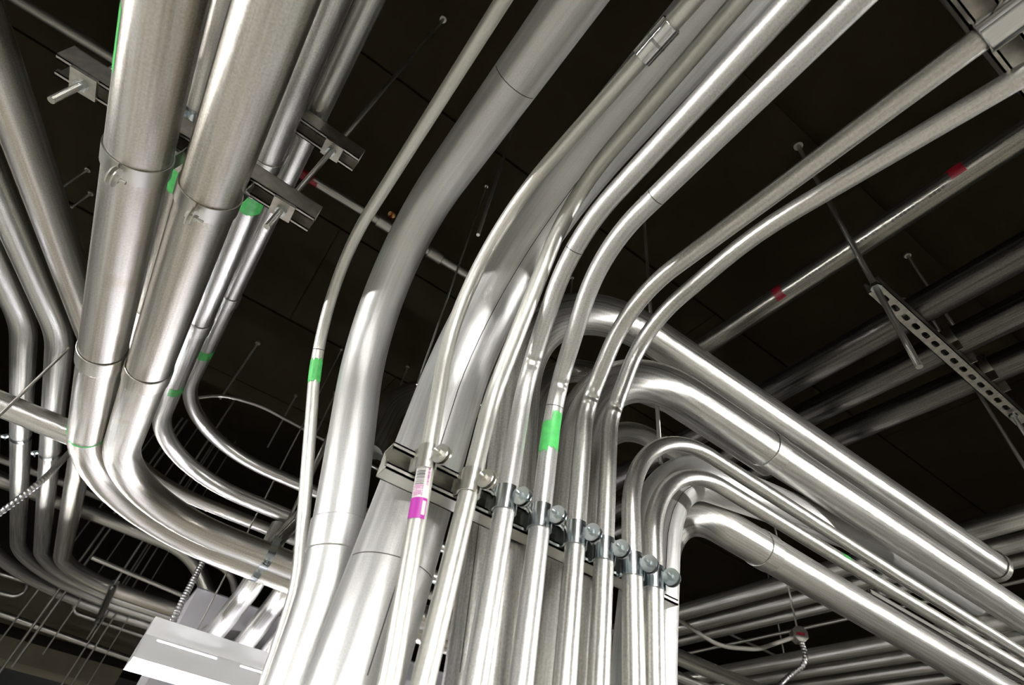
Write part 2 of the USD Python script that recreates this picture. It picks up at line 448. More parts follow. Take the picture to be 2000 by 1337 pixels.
C("A6", "slimmer arched conduit seen through the opening under the fattest arch", 0.078,
  [(1150, 1337, 'y', 1.25), (1165, 800, 'y', 1.25), (1450, 950, 'y', 1.25)], [0.3], floor=True, ext=(0, 3.5))
C("A7", "slimmer arched conduit seen under the highest arch, behind the strapped runs", 0.09,
  [(1009, 1337, 'y', 1.25), (1041, 682, 'y', 1.25), (1370, 812, 'y', 1.25)], [0.39], floor=True, ext=(0, 0))

# ---------------------------------------------------------------- the overhead racks at the left
C = conduit
C("L1", "fat outermost conduit at the left on the lower hanger, elbowing away under the risers", 0.094,
  [(326, 0, 'z', 0.75), (148, 969, 'z', 0.75), (566, 1133, 'z', 0.75)], [0.56], mat="galvanised_stained", ext=(HB, 5), m=64)
C("L2", "fat conduit second from the left on the lower hanger, with a wide coupling", 0.094,
  [(540, 0, 'z', 0.75), (207, 962, 'z', 0.75), (570, 1104, 'z', 0.75)], [0.42], mat="galvanised_stained", ext=(HB, 5), m=64)
C("L3", "dark conduit glimpsed between the two fat ones at the left", 0.052,
  [(445, 0, 'z', 1.03), (205, 905, 'z', 1.03), (522, 1032, 'z', 1.03)], [0.42], mat="galvanised_stained", ext=(HB, 5))
C("L4", "medium conduit hung under the upper hanger, right of the two fat ones", 0.060,
  [(648, 0, 'z', 1.03), (283, 893, 'z', 1.03), (553, 1004, 'z', 1.03)], [0.42], ext=(HB, 5))
C("L5", "conduit lying on top of the upper hanger, innermost of the left bends", 0.050,
  [(661, 130, 'z', 1.135), (331, 836, 'z', 1.135), (575, 942, 'z', 1.135)], [0.42], ext=(HB, 1.6))
C("F1", "dark fat conduit slanting down behind the outermost left one", 0.096,
  [(57, 300, 'z', 1.15), (196, 691, 'z', 1.15), (116, 1115, 'z', 1.15), (240, 1157, 'z', 1.15)], [0.6, 0.45], mat="galvanised_stained", ext=(2, 3.5))
C("F2", "fat conduit slanting down at the left edge, middle of the three", 0.082,
  [(62, 522, 'z', 1.15), (118, 652, 'z', 1.15), (77, 1118, 'z', 1.15), (240, 1172, 'z', 1.15)], [0.6, 0.62], ext=(2, 3.5))
C("F3", "fat conduit slanting down at the left edge, lowest of the three", 0.078,
  [(28, 588, 'z', 1.15), (47, 630, 'z', 1.15), (33, 1119, 'z', 1.15), (240, 1186, 'z', 1.15)], [0.6, 0.8], ext=(0.45, 3.5))
C("F4", "fat conduit bending away at the far left edge, outside the three slanting ones", 0.08,
  [(-22, 900, 'z', 1.15), (-20, 1121, 'z', 1.15), (240, 1203, 'z', 1.15)], [0.9], ext=(0.3, 2))
C("X1", "fat conduit crossing level under the slanting ones at the left edge", 0.084,
  [(0, 788, 'z', 0.95), (150, 850, 'z', 0.95)], [], ext=(1.5, 0.02))
# ---------------------------------------------------------------- the rack at the right
C("G1", "printed conduit with red paint bands, first beyond the strapped runs at the right", 0.068,
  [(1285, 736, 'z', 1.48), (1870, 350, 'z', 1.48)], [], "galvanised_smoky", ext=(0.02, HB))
for k, a, b, d, lab in (("G2", (1525, 755), (1820, 590), 0.09, "dark fat conduit topmost on the slotted hanger at the right"),
                        ("G3", (1600, 797), (1900, 650), 0.09, "dark fat conduit in the middle of the slotted hanger at the right"),
                        ("G4", (1660, 841), (1900, 738), 0.085, "dark fat conduit lowest on the slotted hanger at the right")):
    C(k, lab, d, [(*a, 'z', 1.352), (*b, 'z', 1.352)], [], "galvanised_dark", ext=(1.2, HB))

P = CONDUITS
C("C1", "sprinkler pipe with red paint under the ceiling, crossing behind the left conduits", 0.042,
  [(60, 15, 'z', 1.97), (880, 516, 'z', 1.97)], [], "galvanised_dull", ext=(2, 0.6))
C("T1", "thin conduit bending near the ceiling right of the left elbows", 0.019,
  [(370, 778, 'z', 1.6), (436, 770, 'z', 1.6), (510, 792, 'z', 1.6), (760, 927, 'z', 1.6), (8.999, at(760, 927, 'z', 1.6)[1], 1.6)], [0.3, 0.3, 0.3], "galvanised_dull", m=20)
C("E1", "dark curved conduit behind the gap between the thick pale riser and the fattest one", 0.13,
  [(722, 880, 'y', 2.3), (792, 742, 'y', 2.3), (930, 790, 'y', 2.3)], [0.35], "galvanised_dull", ext=(0, 0.1))

_c = P["E1"].p[-2]
# ---- couplings and paint
for k, x, y, w in (("L1", 193, 690, 0.06), ("L2", 298, 728, 0.06), ("L3", 268, 607, 0.05), ("L4", 394, 635, 0.055), ("L5", 453, 585, 0.05)):
    coupling(P[k], x, y, w, 0.0012, P[k].mat)
for dx in (-14, 14):
    coupling(P["R4"], 1283 + dx, 83 - dx, 0.030, 0.0020, "chrome")
coupling(P["R9"], 1965, 40, 0.055, 0.005, "chrome")
coupling(P["R2"], 655, 1047, 0.05, 0.0003, "galvanised_rigid")
coupling(P["A1"], 1938, 1104, 0.03, 0.004, "galvanised_dull")
coupling(P["A2"], 1500, 880, 0.05, 0.0006, "galvanised")
coupling(P["A4"], 1490, 1075, 0.05, 0.0006, "galvanised")
for x, y in ((750, 441), (850, 499)):
    coupling(P["C1"], x, y, 0.07, 0.005, "galvanised_dull")
for k, x, y, w, a0, a1 in (("L1", 292, 95, 0.10, 1.2, 2.0), ("L1", 165, 842, 0.012, -1.7, 1.0), ("L1", 163, 832, 0.05, 1.2, 2.0), ("L3", 352, 345, 0.07, -1.7, 1.7),
                            ("L3", 246, 722, 0.10, -1.7, 1.7), ("L4", 494, 388, 0.05, -1.7, 1.7), ("L4", 340, 752, 0.05, -1.7, 0.3), ("L5", 402, 685, 0.05, -1.7, 1.7),
                            ("R1", 614, 725, 0.048, -1.7, 1.7), ("R8", 1072, 845, 0.075, -0.1, 1.3), ("R8", 1068, 858, 0.062, -1.6, -0.1), ("S2", 1652, 1078, 0.03, -1.5, -0.8)):
    mark(P[k], x, y, w, a0, a1, "green_paint", seed=int(x))
for k, x, y, w, a0, a1 in (("G1", 1878, 345, 0.035, -1.7, -0.2), ("G1", 1527, 574, 0.03, -1.7, 0.3), ("G1", 1302, 724, 0.05, -1.7, 1.7), ("C1", 592, 348, 0.08, -1.7, 1.7), ("C1", 612, 362, 0.03, 0, 1.7)):
    mark(P[k], x, y, w, a0, a1, "red_paint", seed=int(x))
# weld seams that show along some runs
for k, q0, q1, a in (("R3", (703, 1337), (1400, 17), 0.2), ("A2", (1100, 1337), (2000, 1207), -0.72), ("A3", (1254, 1337), (1600, 1018), 0.52), ("A1", (950, 1337), (1900, 1080), -0.6)):
    p = P[k]
    put("weld_seam", patch(p, p.r, *sorted((p.near(*q0), p.near(*q1))), a - 0.012, a + 0.012, up=0.0004, m=3, n=90), "galvanised_dark", p.prim)
# thin saw and scribe lines round some runs
for k, x, y in (("R2", 1012, 158), ("R1", 615, 683), ("R8", 1285, 385), ("R7", 1130, 490), ("R8", 1078, 796), ("R3", 745, 1110)):
    p = P[k]
    s = p.near(x, y)
    put("scribed_line", patch(p, p.r, s - 0.0007, s + 0.0007, -1.2, 1.2, up=0.0003, n=2), "ink", p.prim)
# faint mill print on the first conduit of the right rack
rg = np.random.default_rng(3)
pr = []
s0, s1 = P["G1"].near(1560, 553), P["G1"].near(1850, 362)
for s in np.arange(s0, s1, -0.011 if s1 < s0 else 0.011):
    if rg.random() < 0.72:
        pr.append(patch(P["G1"], P["G1"].r, s, s + 0.006, -0.22, -0.22 + 0.08 + 0.2 * rg.random(), up=0.0004, m=4, n=2))
put("mill_print", join(*pr), "ink", P["G1"].prim, kind="stuff")

# ---- the maker's label on the first strapped conduit: bar code above, magenta panel below
p = P["R4"]
sa_, sb_, sc_ = p.near(829, 918), p.near(820, 978), p.near(813, 1020)
sg_ = 1 if sb_ > sa_ else -1


def slip(name, a, b, t0, t1, mat, up, parent):
    return put(name, patch(p, p.r, min(a, b), max(a, b), t0, t1, up=up, n=3, m=16), mat, parent)


lab = slip("paper_label", sa_, sc_, -1.25, 0.75, "paper_white", 0.0005, p.prim)
slip("magenta_panel", sb_, sc_, -1.25, 0.75, "paper_magenta", 0.0009, lab)
slip("white_panel", sb_ + sg_ * 0.004, sc_ - sg_ * 0.005, 0.25, 0.62, "paper_white", 0.0012, lab)
bars = []
q = 0.03
for k in range(17):
    w_ = (0.008, 0.014, 0.02)[int(rg.integers(3))]
    bars.append(patch(p, p.r, *sorted((sa_ + (sb_ - sa_) * q, sa_ + (sb_ - sa_) * (q + w_))), -0.95, 0.05, up=0.0010, n=2, m=10))
    q += w_ + (0.012, 0.02, 0.03)[int(rg.integers(3))]
put("bar_code", join(*bars), "ink", lab, kind="stuff")
ink = []
for t in np.arange(0.62, 0.97, 0.035):       # the small print, as lines of marks
    for a0 in np.arange(-1.0, 0.1, 0.16):
        if rg.random() < 0.7:
            ink.append(patch(p, p.r, *sorted((sa_ + (sb_ - sa_) * t, sa_ + (sb_ - sa_) * (t + 0.02))), a0, a0 + 0.11, up=0.0010, n=2, m=4))
for t in np.arange(0.03, 0.6, 0.02):
    if rg.random() < 0.75:
        ink.append(patch(p, p.r, *sorted((sa_ + (sb_ - sa_) * t, sa_ + (sb_ - sa_) * (t + 0.012))), 0.35, 0.55, up=0.0010, n=2, m=4))
put("small_print", join(*ink), "ink_magenta", lab, kind="stuff")


# ---------------------------------------------------------------- strut channels, straps, rods
def strut(p0, p1, opening, label, slots=False, w=0.041, d=0.041, mat="strut_steel", group=None):
    p0, p1 = np.asarray(p0, float), np.asarray(p1, float)
    B = basis(p1 - p0, opening)            # x along, y towards the open side, z across
    n = np.linalg.norm(p1 - p0)
    t = 0.0025
    R = lambda a0, b0, a1, b1: sg.box(a0, b0, a1, b1)      # (across, towards the open side)
    side = [R(-w / 2, -d / 2, -w / 2 + t, d / 2), R(w / 2 - t, -d / 2, w / 2, d / 2), R(-w / 2, d / 2 - t, -w / 2 + 0.009, d / 2), R(w / 2 - 0.009, d / 2 - t, w / 2, d / 2),
            R(-w / 2 + 0.0065, d / 2 - 0.008, -w / 2 + 0.009, d / 2), R(w / 2 - 0.009, d / 2 - 0.008, w / 2 - 0.0065, d / 2)]
    web = R(-w / 2, -d / 2, w / 2, -d / 2 + t)
    M = np.stack([B[:, 2], B[:, 1], -B[:, 0]], 1)          # prism's x = across, y = open side, z = back along the run
    M[:, 2] = np.cross(M[:, 0], M[:, 1])
    o = p0 if np.dot(M[:, 2], B[:, 0]) > 0 else p1
    if slots:
        plate = sg.box(0, -w / 2, n, w / 2)
        for x in np.arange(0.045, n - 0.02, 0.05):
            plate = plate.difference(sg.LineString([(x - 0.008, 0), (x + 0.008, 0)]).buffer(0.007, 8))
        back = move(prism(plate, t), np.stack([B[:, 0], np.cross(B[:, 1], B[:, 0]), B[:, 1]], 1), p0 - B[:, 1] * d / 2)
        m = cat(move(prism(sg.MultiPolygon([a for a in side]), n), M, o), back)
    else:
        m = move(cat(*[prism(a, n) for a in side + [web]]), M, o)
    return put("strut_channel", m, mat, None, label, "metal channel", group)


def cyl(a, b, r, k=24):
    a, b = np.asarray(a, float), np.asarray(b, float)
    m = trimesh.creation.cylinder(r, np.linalg.norm(b - a), sections=k)
    z = unit(b - a)
    x = unit(np.cross(z, [0.3, 0.9, 0.2]))
    return move(m, np.stack([x, np.cross(z, x), z], 1), (a + b) / 2)


def hexa(c, ax, r, h):
    return cyl(np.asarray(c) - np.asarray(ax) * h / 2, np.asarray(c) + np.asarray(ax) * h / 2, r, 6)


def strap(path, px, py, to_strut, ear, label, w=0.026, foot=0.012, mat="zinc", name="pipe_strap", ear_len=0.0135, group=None, q0=0.9):
    """A two-piece strut strap round a run: two halves that hook into the channel, drawn together by a bolt through their ears."""
    s = path.near(px, py)
    c, T = path.at(s), path.tan(s)
    x = np.asarray(to_strut, float)
    x = unit(x - T * np.dot(x, T))
    y = np.cross(T, x)
    e = np.asarray(ear, float)
    e = unit(e - T * np.dot(e, T))
    phi = math.atan2(np.dot(e, y), np.dot(e, x)) % (2 * math.pi)
    r, t, g = path.r + 0.0006, 0.0022, 0.005
    M = np.stack([x, y, T], 1)
    th = thing(name, label, "pipe strap", group)
    for sgn in (1, -1):
        end = phi if sgn > 0 else 2 * math.pi - phi
        a = np.linspace(q0, end - g / (2 * r), 40) * sgn
        ring_ = [(r * math.cos(q), r * math.sin(q)) for q in a] + [((r + t) * math.cos(q), (r + t) * math.sin(q)) for q in a[::-1]]
        poly = sg.Polygon(ring_)
        q = q0 * sgn
        fx, fy = (r + t / 2) * math.cos(q), (r + t / 2) * math.sin(q)
        poly = poly.union(sg.LineString([(fx, fy), (r + 0.003, fy + sgn * 0.002), (r + foot, fy + sgn * 0.002)]).buffer(t / 2))
        m = move(prism(poly, w), M, c - T * w / 2)
        ue = x * math.cos(phi) + y * math.sin(phi)
        un = -x * math.sin(phi) + y * math.cos(phi)
        re = min(w / 2, ear_len)
        o = c + ue * (r + re * 0.96) - un * sgn * (g / 2 + t / 2)
        disc_ = cyl(o - un * t / 2, o + un * t / 2, re, 28)
        m = cat(m, disc_)
        put("strap_half", m, mat, th)
    o = c + ue * (r + re * 1.0)
    put("bolt", cat(hexa(o + un * (g / 2 + t + 0.002), un, re * 0.36, 0.004), cyl(o + un * 0.004, o - un * 0.018, re * 0.18, 14)), mat, th)
    put("nut", hexa(o - un * (g / 2 + t + 0.0022), un, re * 0.4, 0.0045), mat, th)
    return th


def rod(xy, h0, h1, label, r=0.0055, nuts=(), plates=(), anchor=True, group=None, mat="rod_steel"):
    x, y = xy
    t = thing("threaded_rod", label, "threaded rod", group)
    put("rod", cyl((x, y, h0), (x, y, h1), r, 18), mat, t)
    for h in nuts:
        put("nut", hexa((x, y, h), np.array([0, 0, 1.0]), r * 1.9, r * 1.5), "zinc", t)
    for h in plates:
        put("washer", cat(box(x - 0.02, y - 0.02, h - 0.003, x + 0.02, y + 0.02, h + 0.003)), "strut_steel", t)
    if anchor:
        put("anchor", cyl((x, y, CEIL - 0.012), (x, y, CEIL), r * 2.2, 20), "strut_steel", t)
    return t


def rodpx(top, bot, label, r=0.0055, h=None, **k):
    """A rod whose fixing in the slab shows at pixel top and whose lower end shows beside pixel bot."""
    q = at(*top, 'z', h if h else CEIL)
    d = CR.T @ np.array([(bot[0] - 1000) / FPX, (bot[1] - 668.5) / FPX, 1.0])
    hb = np.hypot(q[0], q[1]) / np.hypot(d[0], d[1]) * d[2]
    return rod(q[:2], hb, h if h else CEIL, label, r, anchor=not h, **k)


YK = YS * KR
# the channel behind the row of straps
hs = 0.383
x0, x1 = at(752, 897, 'y', YK + 0.035)[0], at(1305, 1130, 'y', YK + 0.035)[0]
strut((x0, YK + 0.0175 + 0.0165, hs), (x1, YK + 0.0175 + 0.0165, hs), (0, -1, 0), "level strut channel carrying the row of strapped conduits", d=0.033, mat="cast_zinc")
names = {"R4": "first", "R5": "second", "R7": "third", "R8": "fourth", "R9": "fifth", "R10": "sixth", "S1": "seventh", "S2": "last"}
for k, x, y in (("R4", 834, 897), ("R5", 917, 942), ("R7", 986, 976), ("R8", 1052, 1012), ("R9", 1118, 1046), ("R10", 1174, 1076), ("S1", 1227, 1106), ("S2", 1275, 1132)):
    strap(P[k], x, y, (0, 1, 0), (0.35, -0.92, 0), f"{'pale' if k in ('R4', 'R5') else 'bluish'} zinc strap round the {names[k]} conduit of the strapped row",
          mat="cast_zinc" if k in ("R4", "R5") else "zinc", w=0.036, group="zinc straps of the strapped row")

# the double hanger over the left conduits
H1, H2 = 0.838, 1.083
ra, rb = at(552, 407, 'z', H1 - 0.022)[:2], at(165, 163, 'z', H1 - 0.022)[:2]
u = unit(np.append(ra - rb, 0))
for h, lab in ((H1, "lower strut channel of the left hanger, ending by two rod tips"), (H2, "upper strut channel of the left hanger, behind the lower one")):
    strut(np.append(rb, h) - u * 0.045, np.append(ra, h) + u * 0.055, (0, 0, -1), lab)
rod(ra, H1 - 0.085, CEIL, "threaded rod through both left hanger channels at their right end", nuts=(H1 - 0.03, H2 - 0.03), plates=(H1 - 0.0235, H2 - 0.0235))
rod(rb, H1 - 0.095, CEIL, "threaded rod with its tip below the left end of the hanger", nuts=(H1 - 0.03, H2 - 0.03), plates=(H1 - 0.0235, H2 - 0.0235))
strap(P["L1"], 262, 305, (0, 0, 1), (0.03, 0, -1), "wide strap round the outermost fat left conduit", w=0.034, foot=0.03, mat="cast_zinc", ear_len=0.016)
strap(P["L2"], 420, 385, (0, 0, 1), (0.09, 0, -1), "wide strap round the second fat left conduit", w=0.034, foot=0.03, mat="cast_zinc", ear_len=0.016)
strap(P["L3"], 383, 215, (0, 0, 1), (-0.3, -0.5, -1), "strap with a bright bolt between the two fat left conduits", w=0.026, foot=0.014)
strap(P["L4"], 532, 318, (0, 0, 1), (-0.9, -0.2, -0.2), "strap round the medium left conduit under the upper hanger", w=0.028, foot=0.014, mat="cast_zinc")
strap(P["L5"], 618, 238, (0, 0, -1), (0, -0.4, 1), "dark strap of the conduit on top of the upper hanger", w=0.026, foot=0.012, mat="strut_steel")

# the slotted hanger at the right
g0, g1 = at(1722, 577, 'z', 1.262), at(1983, 812, 'z', 1.262)
u = unit(g1 - g0)
strut(g0 - u * 0.03 + [0, 0, 0.0205], g1 + u * 0.05 + [0, 0, 0.0205], (0, 0, 1), "slotted strut channel hung under the dark conduits at the right", slots=True)
rodpx((1558, 283), (1806, 713), "threaded rod with a long tail below the slotted channel at the right", 0.0075, nuts=(1.25,), plates=())
rod(at(1975, 805, 'z', 1.262)[:2], 1.15, CEIL, "threaded rod at the far right end of the slotted channel", 0.006, nuts=(1.25,))
for k, x, y in (("G2", 1778, 614), ("G3", 1868, 668), ("G4", 1934, 722)):
    strap(P[k], x, y, (0, 0, -1), (0, 0, 1), f"strap of the {dict(G2='topmost', G3='middle', G4='lowest')[k]} dark conduit on the slotted channel", mat="strut_steel", foot=0.02)

# other rods
rod(_c[:2], _c[2] + 0.066, CEIL, "short rod holding the dark curved conduit behind the fattest riser", 0.006)
rod((0.884, 0.794), at(1284, 900, 'y', 0.794)[2], CEIL, "long thin rod from the ceiling, passing behind the arched conduits", 0.0055)
rodpx((1118, 540), (1104, 850), "thin rod behind the third and fourth strapped conduits", 0.004)
rodpx((1012, 222), (938, 460), "rod from the ceiling beside the thick pale overhead conduit", 0.0055)
rodpx((951, 362), (812, 750), "thin dark rod with a round fixing, left of the label conduit", 0.0035)
rodpx((505, 668), (430, 778), "short rod hanging from the ceiling near the thin bent conduit", 0.0065)
rodpx((579, 771), (526, 874), "thin rod hanging below the ceiling right of the left elbows", 0.005)
rodpx((174, 330), (118, 368), "bright rod behind the slanting conduit, upper of two", 0.006)
rodpx((180, 376), (136, 402), "bright rod behind the slanting conduit, lower of two", 0.006)
q = at(70, 742, 'd', 1.6)
rod(q[:2], at(-20, 832, 'd', 1.5)[2], 1.0, "thin rod slanting across the far left conduits", 0.0045, anchor=False)
q = at(2010, 925, 'z', 1.2)
rod(q[:2], 1.0, CEIL, "faint rod at the right edge under the slotted channel", 0.006)

# sprinkler head on the pipe under the ceiling
c = P["C1"].at(P["C1"].near(752, 442))
t = thing("sprinkler_head", "brass sprinkler head with an orange bulb on the ceiling pipe", "sprinkler")
L("brass", {"p": ("principled_bsdf", {"metallic": 1.0, "roughness": 0.3, "base_color": (0.45, 0.25, 0.10)})}, [])
L("orange_bulb", {"p": ("principled_bsdf", {"roughness": 0.15, "base_color": (0.55, 0.12, 0.03)})}, [])
put("body", cat(cyl(c + [0, 0, 0.018], c + [0, 0, 0.045], 0.012), cyl(c + [0, 0, 0.085], c + [0, 0, 0.088], 0.017), *[cyl(c + [a, 0, 0.045], c + [0, 0, 0.086], 0.0025, 8) for a in (-0.012, 0.012)]), "brass", t)
put("bulb", cyl(c + [0, 0, 0.045], c + [0, 0, 0.085], 0.004, 12), "orange_bulb", t)

# ---------------------------------------------------------------- lower left: cabinet, stubs, flexible conduit, far runs
CY = 3.0
cx = at(304, 1300, 'y', CY)[0]
ct = at(385, 1147, 'y', CY)[2]
t = thing("equipment_cabinet", "tall pale cabinet standing behind the strip light at the lower left", "cabinet")
put("body", box(cx, CY, -EYE, cx + 1.5, CY + 0.6, ct), "column_white", t)
put("cap", box(cx - 0.004, CY - 0.004, ct, cx + 1.504, CY + 0.604, ct + 0.004), "grey_panel", t)
for k, (a, b, lab) in enumerate((((497, 1138), (424, 1230), "nearest"), ((560, 1150), (478, 1256), "middle"), ((600, 1190), (520, 1285), "farthest right"))):
    q0, q1 = at(*a, 'y', 2.50), at(*b, 'y', 2.82)
    C(f"K{k}", f"{lab} of three short conduits dropping into the pale cabinet by the strip light", 0.088,
      [q0 + [0, 0, 0.25], q0, q1, (q1[0], CY - 0.004, q1[2])], [0.12, 0.14], "galvanised")
    p = P[f"K{k}"]
    put("bushing", ring(p, p.s[-1] - 0.025, p.r, 0.03, 0.004), "cast_zinc", p.prim)
p = P["K0"]
put("paint_mark", patch(p, p.r, p.s[-1] - 0.06, p.s[-1] - 0.045, -1.6, 1.6, seed=5, rag=0.006, m=28), "green_paint", p.prim)

L("armour", {"p": ("principled_bsdf", {"metallic": 1.0, "roughness": 0.35, "base_color": (0.50, 0.50, 0.50)})}, [])


def flex(nodes, radii, r, label, pitch=0.011):
    path = Path([at(*n) if len(n) == 4 else n for n in nodes], [0, *radii, 0])
    th = np.linspace(-math.pi, math.pi, 19)
    ss = np.arange(0, path.s[-1], pitch / 5)
    R = r * (1 + 0.13 * np.sin(2 * math.pi * ss[:, None] / pitch + th[None]))
    return put("flexible_conduit", skin(path, ss, R, th), "armour", None, label, "flexible conduit")


flex([(150, 868, 'd', 1.85), (72, 952, 'd', 1.5), (-30, 1022, 'd', 1.45)], [0.6], 0.0085, "armoured flexible conduit slanting across the far left conduits")
zf = 0.48 + 0.06
lx = at(340, 1200, 'y', 2.62)[0]
flex([(402, 1085, 'y', 2.66), (352, 1182, 'y', 2.62), (lx + 0.012, 2.62, zf - 0.01)], [0.1], 0.012, "armoured whip with small coils feeding the strip light")
q = at(440, 1110, 'y', 2.66)
rod((at(386, 1228, 'y', 2.62)[0], 2.62), zf, CEIL, "thin hanger wire rising from the strip light", 0.0035)
lw = at(386, 1228, 'y', 2.62)[0]

# hanger under the far elbows at the lower left
q0, q1 = at(222, 1145, 'z', 1.07), at(190, 1216, 'z', 1.07)
strut(q0 - unit(q1 - q0) * 0.1 + [0, 0, -0.0], q1, (0, 0, -1), "narrow strut channel under the far left elbowed conduits", d=0.03)
rod(at(224, 1140, 'z', 1.07)[:2] + np.array([0, -0.05]), 1.02, CEIL + 0.7, "rod down to the channel under the far left elbowed conduits", 0.008, nuts=(1.045,), anchor=False)
rod(at(193, 1212, 'z', 1.07)[:2], 0.93, CEIL + 0.7, "rod with a long tail below the far left channel", 0.008, nuts=(1.045,), anchor=False)

for k, lab, d, nodes, rr in (
        ("P1", "beige conduit beyond the left elbows, bending down at its right end", 0.085, [(-6.999, 4.3, at(150, 990, 'y', 4.3)[2]), (150, 990, 'y', 4.3), (374, 1078, 'y', 4.3), (425, 1200, 'y', 4.3)], [0.2, 0.5]),
        ("P2", "thin grey conduit above the beige one beyond the left elbows", 0.05, [(-6.999, 4.5, at(150, 952, 'y', 4.5)[2]), (150, 952, 'y', 4.5), (330, 1020, 'y', 4.5)], [0.2]),
        ("P3", "conduit curving down beyond the strip light's hanger wire", 0.05, [(-6.999, 4.7, at(400, 1090, 'y', 4.7)[2]), (400, 1090, 'y', 4.7), (452, 1115, 'y', 4.7), (470, 1215, 'y', 4.7)], [0.2, 0.4]),
        ("P4", "thin level conduit behind the narrow hanger at the lower left", 0.026, [(180, 1088, 'y', 4.4), (380, 1172, 'y', 4.4), (8.999, 4.4, at(380, 1172, 'y', 4.4)[2])], [0.2]),
        ("P5", "thin level conduit at the lower left, above the beams", 0.05, [(-6.999, 6.5, at(-20, 1190, 'y', 6.5)[2]), (-20, 1190, 'y', 6.5), (300, 1303, 'y', 6.5)], [0.2]),
        ("P6", "thin conduit with a small bracket at the lower left", 0.03, [(143, 1172, 'y', 6.0), (146, 1196, 'y', 6.0), (310, 1252, 'y', 6.0), (8.999, 6.0, at(310, 1252, 'y', 6.0)[2])], [0.08, 0.2]),
        ("P7", "thin conduit at the left edge below the elbows", 0.03, [(-6.999, 6.0, at(-20, 1113, 'y', 6.0)[2]), (-20, 1113, 'y', 6.0), (56, 1137, 'y', 6.0)], [0.2]),
        ("P8", "thin conduit bent upwards at the left edge", 0.03, [(-6.999, 5.75, at(-20, 1152, 'y', 5.75)[2]), (-20, 1152, 'y', 5.75), (46, 1169, 'y', 5.75), (58, 1128, 'y', 5.75)], [0.2, 0.06])):
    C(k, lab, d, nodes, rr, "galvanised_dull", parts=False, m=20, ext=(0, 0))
for k, (x, y, h, r) in enumerate(((8, 1240, 0.2, 0.006), (62, 1225, 0.3, 0.010), (96, 1200, 0.3, 0.010), (150, 1180, 0.35, 0.006), (166, 1265, 0.3, 0.006), (150, 1320, 0.3, 0.007), (230, 1240, 0.3, 0.004))):
    a = at(x, y, 'y', 5.6)
    rod(a[:2], a[2] - 0.35, CEIL + 0.7, f"thin far rod at the lower left, {('first', 'second', 'third', 'fourth', 'fifth', 'sixth', 'last')[k]} from the left edge", r, anchor=False, group="far rods at the lower left")

# ceiling beams and a far duct at the lower left
for n, (y0, y1, h0, h1, m) in enumerate(((7.2, 7.6, 1.55, CEIL + 0.7, "beam_dark"), (8.6, 9.3, 1.42, CEIL + 0.7, "beam_beige"), (10.4, 11.0, 1.45, CEIL + 0.7, "beam_dark"))):
    put("beam", box(-7, y0, h0, 1.5, y1, h1), m, kind="structure")
a, b = at(60, 1272, 'y', 7.0), at(232, 1322, 'y', 7.0)
put("duct", box(-2.6, 7.0, a[2] - 0.1, b[0], 7.5, a[2] + 0.06), "beam_beige", None, "beige boxed duct running level at the lower left", "duct")

# straps and channel where the left conduits run off behind the risers
for k, x, y, lab in (("L1", 506, 1104, "outermost"), ("L2", 524, 1084, "second")):
    strap(P[k], x, y, (0, 0, 1), (0, -0.75, -0.65), f"small zinc strap on the {lab} fat left conduit, near the risers", w=0.028, foot=0.014, ear_len=0.014)
q = at(532, 1085, 'z', 0.75)
strut((q[0], 1.95, 0.829), (q[0], 2.38, 0.829), (0, 0, -1), "strut channel across the left conduits, near the risers")
rod(at(566, 1010, 'z', 0.9)[:2] * 1.0, 0.79, CEIL, "rod with a dark nut block by the channel, near the risers", 0.006, nuts=(0.80, 0.86))
rodpx((656, 766), (617, 845), "thin rod between the thin green-banded riser and the thick one, upper", 0.0055)
q = at(625, 895, 'z', 1.35)
rod(q[:2], 1.22, CEIL + 0.0, "thin rod between the thin green-banded riser and the thick one, lower", 0.0075)
q0, q1 = at(690, 858, 'z', 1.5), at(775, 905, 'z', 1.5)
strut(q0, q1, (0, 0, 1), "slotted channel glimpsed left of the strapped row", slots=True)
rod(((q0 + q1) / 2)[:2], 1.46, CEIL, "rod holding the slotted channel glimpsed left of the strapped row", 0.005)
for k, (F, x, y) in enumerate((("F3", 38, 848), ("F2", 98, 880))):
    strap(P[F], x, y, (0, 0, 1), (-0.8, -0.5, -0.6), f"small strap on the {('lowest', 'middle')[k]} slanting far left conduit, below the crossing one", w=0.03, foot=0.014)

# ---------------------------------------------------------------- lower right
for k, x, y, d, h, lab in (("H1", 1400, 1176, 0.088, 1.33, "topmost dim conduit beyond the arched ones at the lower right"), ("H2", 1400, 1207, 0.088, 1.33, "second dim conduit beyond the arched ones at the lower right"),
                            ("H3", 1400, 1233, 0.066, 1.33, "third dim conduit beyond the arched ones at the lower right"), ("H4", 1450, 1252, 0.018, 1.28, "thin level conduit under the dim ones at the lower right"),
                            ("H5", 1690, 1262, 0.075, 1.12, "dim conduit low at the right, first of four under the fat arch"), ("H6", 1690, 1291, 0.07, 1.12, "dim conduit low at the right, second of four under the fat arch"),
                            ("H7", 1740, 1311, 0.07, 1.12, "dim conduit low at the right, third of four under the fat arch"), ("H8", 1760, 1333, 0.07, 1.12, "dim conduit low at the right, last of four under the fat arch")):
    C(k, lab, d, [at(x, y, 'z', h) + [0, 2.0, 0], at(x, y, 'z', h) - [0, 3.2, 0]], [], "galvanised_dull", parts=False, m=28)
C("X2", "dark conduit crossing level at the bottom, right of the risers", 0.06, [(1300, 1272, 'z', 0.75), (1500, 1356, 'z', 0.75)], [], "galvanised_dull", parts=False, ext=(0.2, 1.0))
L("cable_grey", {"p": ("principled_bsdf", {"roughness": 0.5, "base_color": (0.16, 0.15, 0.13)})}, [])
q = at(1560, 1240, 'd', 2.55)
